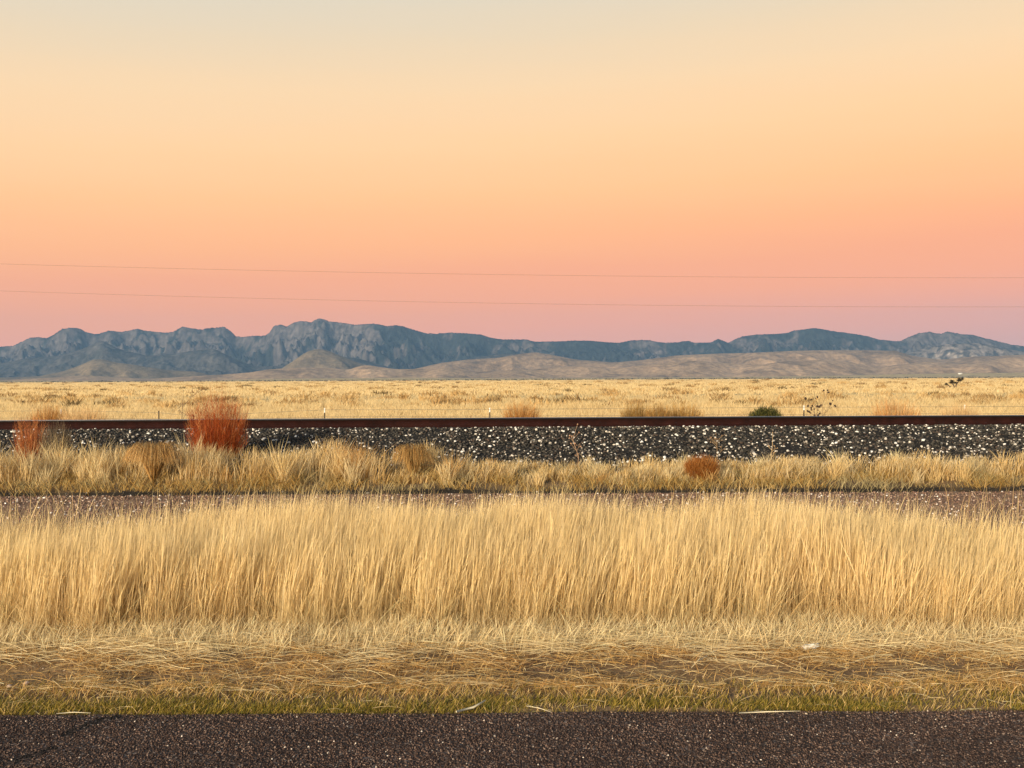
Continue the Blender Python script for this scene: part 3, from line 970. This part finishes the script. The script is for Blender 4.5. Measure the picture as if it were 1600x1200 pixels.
weed('tumbleweed', on_bank(1096, 15.05) + Vector((0, 0, .0)), fan_bush(None, .29, .24, .42, 1900, TW, [3, 2, 2], (.003, .006), 4, .3, .45),
     'round rusty brown tumbleweed ball on the grassy foot of the bank', 'tumbleweed')


def mound(R, h, n, pal, wts):
    a = U(0, 6.28, n); L = U(.5, 1.0, n)
    k = 6
    t = np.linspace(0, 1, k)[None]
    r = R * L[:, None] * t ** .9
    z = h * U(.8, 1.1, n)[:, None] * np.sin(np.pi * (t * .78 + .0)) / 1.0
    P = np.stack([np.cos(a)[:, None] * r, np.sin(a)[:, None] * r, z], -1) + rng.normal(0, .008, (n, k, 3))
    cl = pick(n, pal, wts, .2)
    return curves(P, U(.004, .008, n), cl * .85, cl, U(0, np.pi, n), (1, .4))


weed('grass_tussock', on_bank(240, 15.0), mound(.46, .60, 900, [(.56, .34, .12), (.46, .25, .08), (.64, .44, .2)], [3, 2, 2]),
     'domed tawny tussock of drooping grass left of the red bush', 'tussock')
weed('grass_tussock', on_bank(645, 15.2), mound(.34, .53, 520, [(.44, .25, .08), (.36, .19, .06), (.52, .34, .13)], [3, 2, 2]),
     'brown drooping tussock below the ballast near the middle', 'tussock')
weed('grass_tussock', on_bank(548, 15.4), fan_bush(None, .26, .22, .56, 420, [(.60, .33, .10), (.52, .26, .07), (.68, .46, .2)], [3, 2, 2], (.004, .008), 1, .5, .4),
     'orange upright tussock between the red bush and brown tussock', 'tussock')


def stalk_plant(h, heads, spread, seed, wid=.006, colr=(.30, .2, .12), hc=(.12, .07, .05), hs=.03):
    """branching dead stalk with seed heads -> (stems verts/faces, head verts/faces)"""
    r = np.random.default_rng(seed)
    paths, rad, tips = [], [], []
    main = np.array([(0, 0, 0), (r.normal(0, .02) * h, 0, h * .35), (r.normal(0, .03) * h, .01, h * .7), (r.normal(0, .05) * h, 0, h)])
    paths.append(main); rad.append(np.array([1, .85, .65, .4]) * wid); tips.append(main[-1])
    for i in range(heads):
        t = r.uniform(.3, .9)
        p = np.array([np.interp(t, [0, .35, .7, 1], main[:, j]) for j in range(3)])
        a = r.choice([-1, 1]) * r.uniform(.5, 1); L = h * spread * r.uniform(.5, 1)
        q = p + np.array([a * L * .55, r.normal(0, .2) * L, L * .5]); e = p + np.array([a * L, r.normal(0, .3) * L, L * r.uniform(.6, 1.1)])
        paths.append(np.array([p, q, e])); rad.append(np.array([.6, .45, .3]) * wid); tips.append(e)
        for b_ in range(2):
            e2 = q + np.array([r.normal(0, .35) * L, r.normal(0, .2) * L, L * r.uniform(.3, .6)])
            paths.append(np.array([q, (q + e2) / 2 + .01, e2])); rad.append(np.array([.4, .35, .25]) * wid); tips.append(e2)
    sv, sf = tubes(paths, rad, 4)
    tips = np.array(tips)
    return sv, sf, np.tile(np.array(colr), (len(sv), 1)), tips, hs * r.uniform(.7, 1.3, len(tips)), np.array(hc)


def stalk_thing(name, loc, args, label, cat, group=None):
    sv, sf, sc_, tips, hs_, hc_ = stalk_plant(*args[0], **args[1])
    r = empty(name, loc, label, cat, group)
    mesh_obj('stem', sv, sf, M_WEED, r, col=sc_)
    for p_, q_ in zip(tips, hs_):
        hv, hf, hcv = stones(p_[None], np.array([q_]), hc_[None], flat=.9)
        mesh_obj('seed_head', hv, hf, M_STONE, r, col=hcv)
    return r


TH = 'dead weed stalks in front of the ballast'
stalk_thing('dead_weed', on_bank(901, 16.0), ((.78, 5, .16, 3), dict(wid=.008, colr=(.34, .22, .14), hc=(.36, .22, .14), hs=.028)),
            'tall thin dead stalk with seed heads crossing the rail near the middle', 'weed', TH)
stalk_thing('dead_weed', on_bank(1123, 16.0), ((.62, 6, .3, 8), dict(wid=.006, colr=(.32, .22, .12), hc=(.3, .2, .12), hs=.022)),
            'branched brown weed stalk just behind the tumbleweed ball', 'weed', TH)
stalk_thing('dead_weed', on_bank(1205, 15.8), ((.66, 3, .16, 12), dict(wid=.007, colr=(.5, .36, .2), hc=(.4, .28, .16), hs=.02)),
            'pale upright weed stalk right of the tumbleweed ball', 'weed', TH)

# beyond the railway
def on_plain(px, d):
    a, _ = ray(px, 640)
    return Vector((a * d, d, PZ - .03))


stalk_thing('dead_sunflower', on_plain(1283, 38), ((1.52, 9, .42, 21), dict(wid=.016, colr=(.33, .23, .13), hc=(.05, .03, .022), hs=.085)),
            'tall dead plant with dark seed heads beyond the rail', 'weed')
stalk_thing('bare_twig', on_plain(284, 34), ((1.9, 3, .42, 31), dict(wid=.016, colr=(.26, .17, .1), hc=(.25, .16, .1), hs=.03)),
            'bare forked twig beyond the rail beside the red bush', 'twig')
OR = [(.50, .25, .07), (.42, .19, .05), (.58, .35, .13)]
WG = 'orange weed clumps on the plain beyond the rail'
for px, d, rx, h, lab, pal in (
        (78, 40, .8, 1.0, 'orange-brown weed clump beyond the rail beside the leftmost white-topped post', OR),
        (130, 36, 1.0, 1.05, 'thin pale orange weed clump beyond the rail right of the leftmost post', [(.66, .45, .22), (.58, .36, .16), (.72, .52, .28)]),
        (815, 42, .9, 1.0, 'orange weed clump beyond the rail at mid picture', OR),
        (995, 41, .75, .95, 'olive-brown weed clump, left end of the long dark clump row', [(.32, .18, .045), (.24, .13, .03), (.40, .25, .08)]),
        (1030, 40, .6, .95, 'dark brown weed clump in the middle of the long dark clump row', [(.34, .18, .05), (.26, .14, .035), (.42, .26, .08)]),
        (1068, 41, .9, .95, 'tawny weed clump, right end of the long dark clump row', [(.42, .24, .065), (.34, .18, .05), (.5, .31, .1)]),
        (1398, 37, 1.0, 1.12, 'feathery light orange weed clump beyond the rail at right', [(.60, .33, .12), (.52, .26, .09), (.64, .42, .2)]),
        (1500, 40, .9, .9, 'pale tan weed clump beyond the rail near the right edge', [(.66, .46, .24), (.58, .38, .18), (.7, .52, .28)])):
    weed('weed_clump', on_plain(px, d), fan_bush(None, rx, .5, h * 1.25, 1300, pal, [3, 2, 2], (.011, .022), 2, .7, .38, .3), lab, 'weed', WG)

# round green bush
gb = empty('green_bush', on_plain(1195, 42), 'rounded dark green bush beyond the rail', 'bush')
st = fan_bush(None, .55, .45, .7, 60, [(.12, .08, .05)], [1], (.02, .03), 1, .3, .6)
mesh_obj('branches', st[0], st[1], M_WEED, gb, col=st[2])
n = 5200
cx, cz, cr = np.array([-.35, .2, .42, 0, -.1, .62]), np.array([.72, .88, .66, .5, .95, .45]), np.array([.36, .4, .36, .45, .32, .28])
q = rng.integers(0, 6, n)
v = rng.normal(0, 1, (n, 3)); v /= np.linalg.norm(v, axis=1)[:, None]
P0 = np.stack([cx[q] * 1.05, U(-.25, .25, n), cz[q] * 1.12], -1) + v * cr[q][:, None] * (rng.random(n) ** .4)[:, None]
P0[:, 2] = np.abs(P0[:, 2]) * .74
dv = rng.normal(0, .05, (n, 3)) + np.array((0, 0, .03))
cl = pick(n, [(.075, .075, .015), (.045, .05, .012), (.14, .12, .028)], [3, 2, 1.0], .2)
lv = curves(np.stack([P0 - dv, P0, P0 + dv], 1), U(.02, .045, n), cl, cl, U(0, np.pi, n), (.6, .5))
mesh_obj('foliage', lv[0], lv[1], M_WEED, gb, col=lv[2])

# wire fence beyond the railway
fx = [95, 248, 302, 507, 765, 1256, 1507]
ftop = [639, 642, 648, 637.5, 637, 633.5, 632.5]
fd = 42
fen = empty('wire_fence', (0, fd, PZ), 'low wire fence with thin white-topped steel posts beyond the rail', 'fence')
tops = []
for px, ty in zip(fx, ftop):
    p = at(px, ty, fd)
    dark = px in (248, 302)
    x0, h = p.x, p.z - PZ
    zt = h * .82
    wd = .05
    v, f = tubes([np.array([(x0, 0, -.25), (x0 + .005, 0, zt if not dark else h)])], [wd / 2], 6)
    pm_ = mesh_obj('fence_post', v, f, M_POST, fen)
    if not dark:
        v, f = tubes([np.array([(x0 + .005, 0, zt), (x0 + .008, 0, h)])], [wd / 2 + .006], 6)
        t_ = mesh_obj('white_tip', v, f, M_WHITE, pm_)
    tops.append((x0, h))
for fr in (.93, .66):
    P = np.array([(-32, -.03, tops[0][1] * fr)] + [(x0, -.03, h * fr) for x0, h in tops if h > .8] + [(32, -.03, tops[-1][1] * fr)])
    v, f = tubes([P], [.006], 4)
    mesh_obj('wire', v, f, M_WIRE, fen)

# soaptree yucca far out on the plain
yd = 190
yb = at(1490, 610, yd); yb.z = PZ
yc = empty('yucca', yb, 'dark leaning yucca standing alone far out on the plain at right', 'yucca')
paths = [np.array([(0, 0, 0), (.1, 0, .5), (-.25, 0, 1.2)]), np.array([(.3, 0, 0), (.5, 0, .8), (1.05, 0, 1.65)]), np.array([(-.3, 0, 0), (-.7, 0, .5), (-1.2, 0, .85)])]
v, f = tubes(paths, [.11, .11, .09], 6)
mesh_obj('trunk', v, f, plain_mat('yucca_trunk', (.09, .065, .045)), yc)
pl = []
for (cx_, cz_, R, n) in ((-.3, 1.35, .85, 420), (1.1, 1.75, .8, 420), (1.65, 1.95, .5, 160), (-1.35, .95, .55, 220), (.4, 1.2, .5, 160)):
    v = rng.normal(0, 1, (n, 3)); v /= np.linalg.norm(v, axis=1)[:, None]; v[:, 2] *= .6
    e = np.array((cx_, 0, cz_)); L = (R * U(.6, 1, n))[:, None]
    P = np.stack([e + v * L * .15, e + v * L * .6, e + v * L + np.array((0, 0, -.05))], 1)
    cl = pick(n, [(.05, .035, .02), (.035, .03, .018), (.08, .06, .03)], [2, 2, 1], .2)
    pl.append(curves(P, U(.05, .09, n), cl, cl, U(0, np.pi, n)))
v, f, c = join(pl)
mesh_obj('leaves', v, f, M_WEED, yc, col=c)

# tiny white house under the foothills
hb = at(1500, 583.5, 2650)
hs = empty('house', (hb.x, 2650, hb.z - 2), 'tiny white low building far away below the foothills at right', 'house')
W, D_, H = 4.8, 3.0, 2.4
bx = np.array([(-W, -D_, 0), (W, -D_, 0), (W, D_, 0), (-W, D_, 0), (-W, -D_, H), (W, -D_, H), (W, D_, H), (-W, D_, H)], float)
bf = np.array([(0, 1, 5, 4), (1, 2, 6, 5), (2, 3, 7, 6), (3, 0, 4, 7)])
mesh_obj('wall', bx, bf, M_WHITE, hs)
rv = np.array([(-W - .4, -D_ - .4, H), (W + .4, -D_ - .4, H), (W + .4, D_ + .4, H), (-W - .4, D_ + .4, H), (-W - .4, 0, H + 1.5), (W + .4, 0, H + 1.5)], float)
mesh_obj('roof', rv, np.array([(0, 1, 5, 4), (2, 3, 4, 5), (0, 4, 3, 3), (1, 2, 5, 5)])[:2], M_ROOF, hs)

# ------------------------------------------------------------------ power lines
for y0, yv, lab in ((412.3, 434, 'upper of two thin power lines crossing the sky'), (454.5, 479.5, 'lower of two thin power lines crossing the sky')):
    px = np.linspace(-1200, 2800, 81)
    py = yv - ((1500 - px) / 1500) ** 2 * (yv - y0)
    P = np.array([at(a, b_, 45.0) for a, b_ in zip(px, py)])
    v, f = tubes([P], [.0055], 6)
    tag(mesh_obj('power_line', v, f, M_CABLE), lab, 'power line', 'power lines above the railway')

# ------------------------------------------------------------------ small things on the verge
def ground_pt(px, py, z=0.0):
    a, b_ = ray(px, py)
    d = (z - EYE) / b_
    return Vector((a * d, d, z))


def straw_piece(name, pts, r, label, cat, group=None):
    P = np.array(pts)
    o_ = P.mean(0)
    v, f = tubes([P - o_], [r], 6)
    ob = mesh_obj(name, v, f, M_STRAW)
    ob.location = o_
    return tag(ob, label, cat, group)


SG = 'loose pale straw stalks on the verge'
a = ground_pt(713, 1112, .012); c = at(759, 1094, a.y + .10); bm = (a + c) / 2 + Vector((.01, 0, -.008))
straw_piece('straw_stalk', [a, bm, c], [.005, .006, .003], 'thick cream straw stalk slanting up from the asphalt edge near mid picture', 'straw stalk', SG)
a = ground_pt(822, 1103, .03); c = ground_pt(862, 1113, .012)
straw_piece('straw_stalk', [a, (a + c) / 2 + Vector((0, 0, .006)), c], [.0014, .0015, .001], 'thin tan straw stalk sloping down to the asphalt right of the thick one', 'straw stalk', SG)
a, bm, c = ground_pt(1155, 1114, .012), ground_pt(1200, 1112, .014), ground_pt(1250, 1111, .02)
straw_piece('straw_stalk', [a, bm, c], [.0034, .0028, .0015], 'long white straw stalk lying flat along the asphalt edge at right', 'straw stalk', SG)
a, c = ground_pt(1086, 1036, .03), at(1150, 1002, 6.15)
straw_piece('straw_stalk', [a, (a + c) / 2 + Vector((0, 0, .01)), c], [.004, .005, .002], 'long golden straw stalk leaning up to the right on the mown verge', 'straw stalk', SG)
a, c = ground_pt(88, 1115, .012), ground_pt(142, 1114, .014)
straw_piece('straw_stalk', [a, (a + c) / 2 + Vector((0, .004, .004)), c], [.0018, .002, .0016], 'pale straw stalk lying along the asphalt edge at far left', 'straw stalk', SG)

# crumpled white litter
p = ground_pt(1266, 1010, .055)
n1, n2 = 18, 10
th, ph = np.meshgrid(np.linspace(0, 2 * np.pi, n1, endpoint=False), np.linspace(.05, np.pi - .05, n2))
rr = 1 + .6 * fbm(np.cos(th) * 2.2 + 3, ph * 2.1 + np.sin(th) * 1.5, 200, 4)
v = np.stack([.05 * np.cos(th) * np.sin(ph) * rr, .025 * np.sin(th) * np.sin(ph) * rr, .012 * np.cos(ph) * rr], -1).reshape(-1, 3)
i = np.arange(n1 * n2).reshape(n2, n1); j = np.roll(i, -1, 1)
q = np.stack([i[:-1], j[:-1], j[1:], i[1:]], -1).reshape(-1, 4)
o = mesh_obj('plastic_litter', v, q, M_PLASTIC, smooth=False)
o.location = p; o.rotation_euler = (0, -.12, .1)
tag(o, 'crumpled white scrap of litter lying on the mown straw', 'litter')
# two stones on the left verge
for px, py, s, lab in ((42, 1068, .05, 'pale pinkish stone on the bare soil, right of the rounder stone'), (14, 1072, .042, 'small rounded grey-pink stone at the left edge of the verge')):
    v, f, c = stones(np.zeros((1, 3)), np.array([s * .85]), np.array([(.5, .38, .3)]), flat=.5)
    o = mesh_obj('stone', v, f, M_STONE, col=c)
    o.location = ground_pt(px, py, .02)
    tag(o, lab, 'stone', 'stones on the verge')

# ------------------------------------------------------------------ air
HAZE = 6.8e-5
v = np.array([(x, y, z) for z in (-9, 470) for x, y in ((-5900, -120), (5900, -120), (5900, 7450), (-5900, 7450))], float)
hz = mesh_obj('haze', v, np.array([(3, 2, 1, 0), (4, 5, 6, 7), (0, 1, 5, 4), (1, 2, 6, 5), (2, 3, 7, 6), (3, 0, 4, 7)]), None)
hm = bpy.data.materials.new('haze')
hm.use_nodes = True
nt = hm.node_tree
nt.nodes.clear()
out = nt.nodes.new('ShaderNodeOutputMaterial')
pv = nt.nodes.new('ShaderNodeVolumePrincipled')
pv.inputs['Color'].default_value = (.26, .50, .88, 1)
pv.inputs['Density'].default_value = HAZE
pv.inputs['Anisotropy'].default_value = 0.0
nt.links.new(pv.outputs[0], out.inputs['Volume'])
hz.data.materials.clear()
hz.data.materials.append(hm)
tag(hz, 'thin bluish haze over the far plain and mountains', kind='stuff')
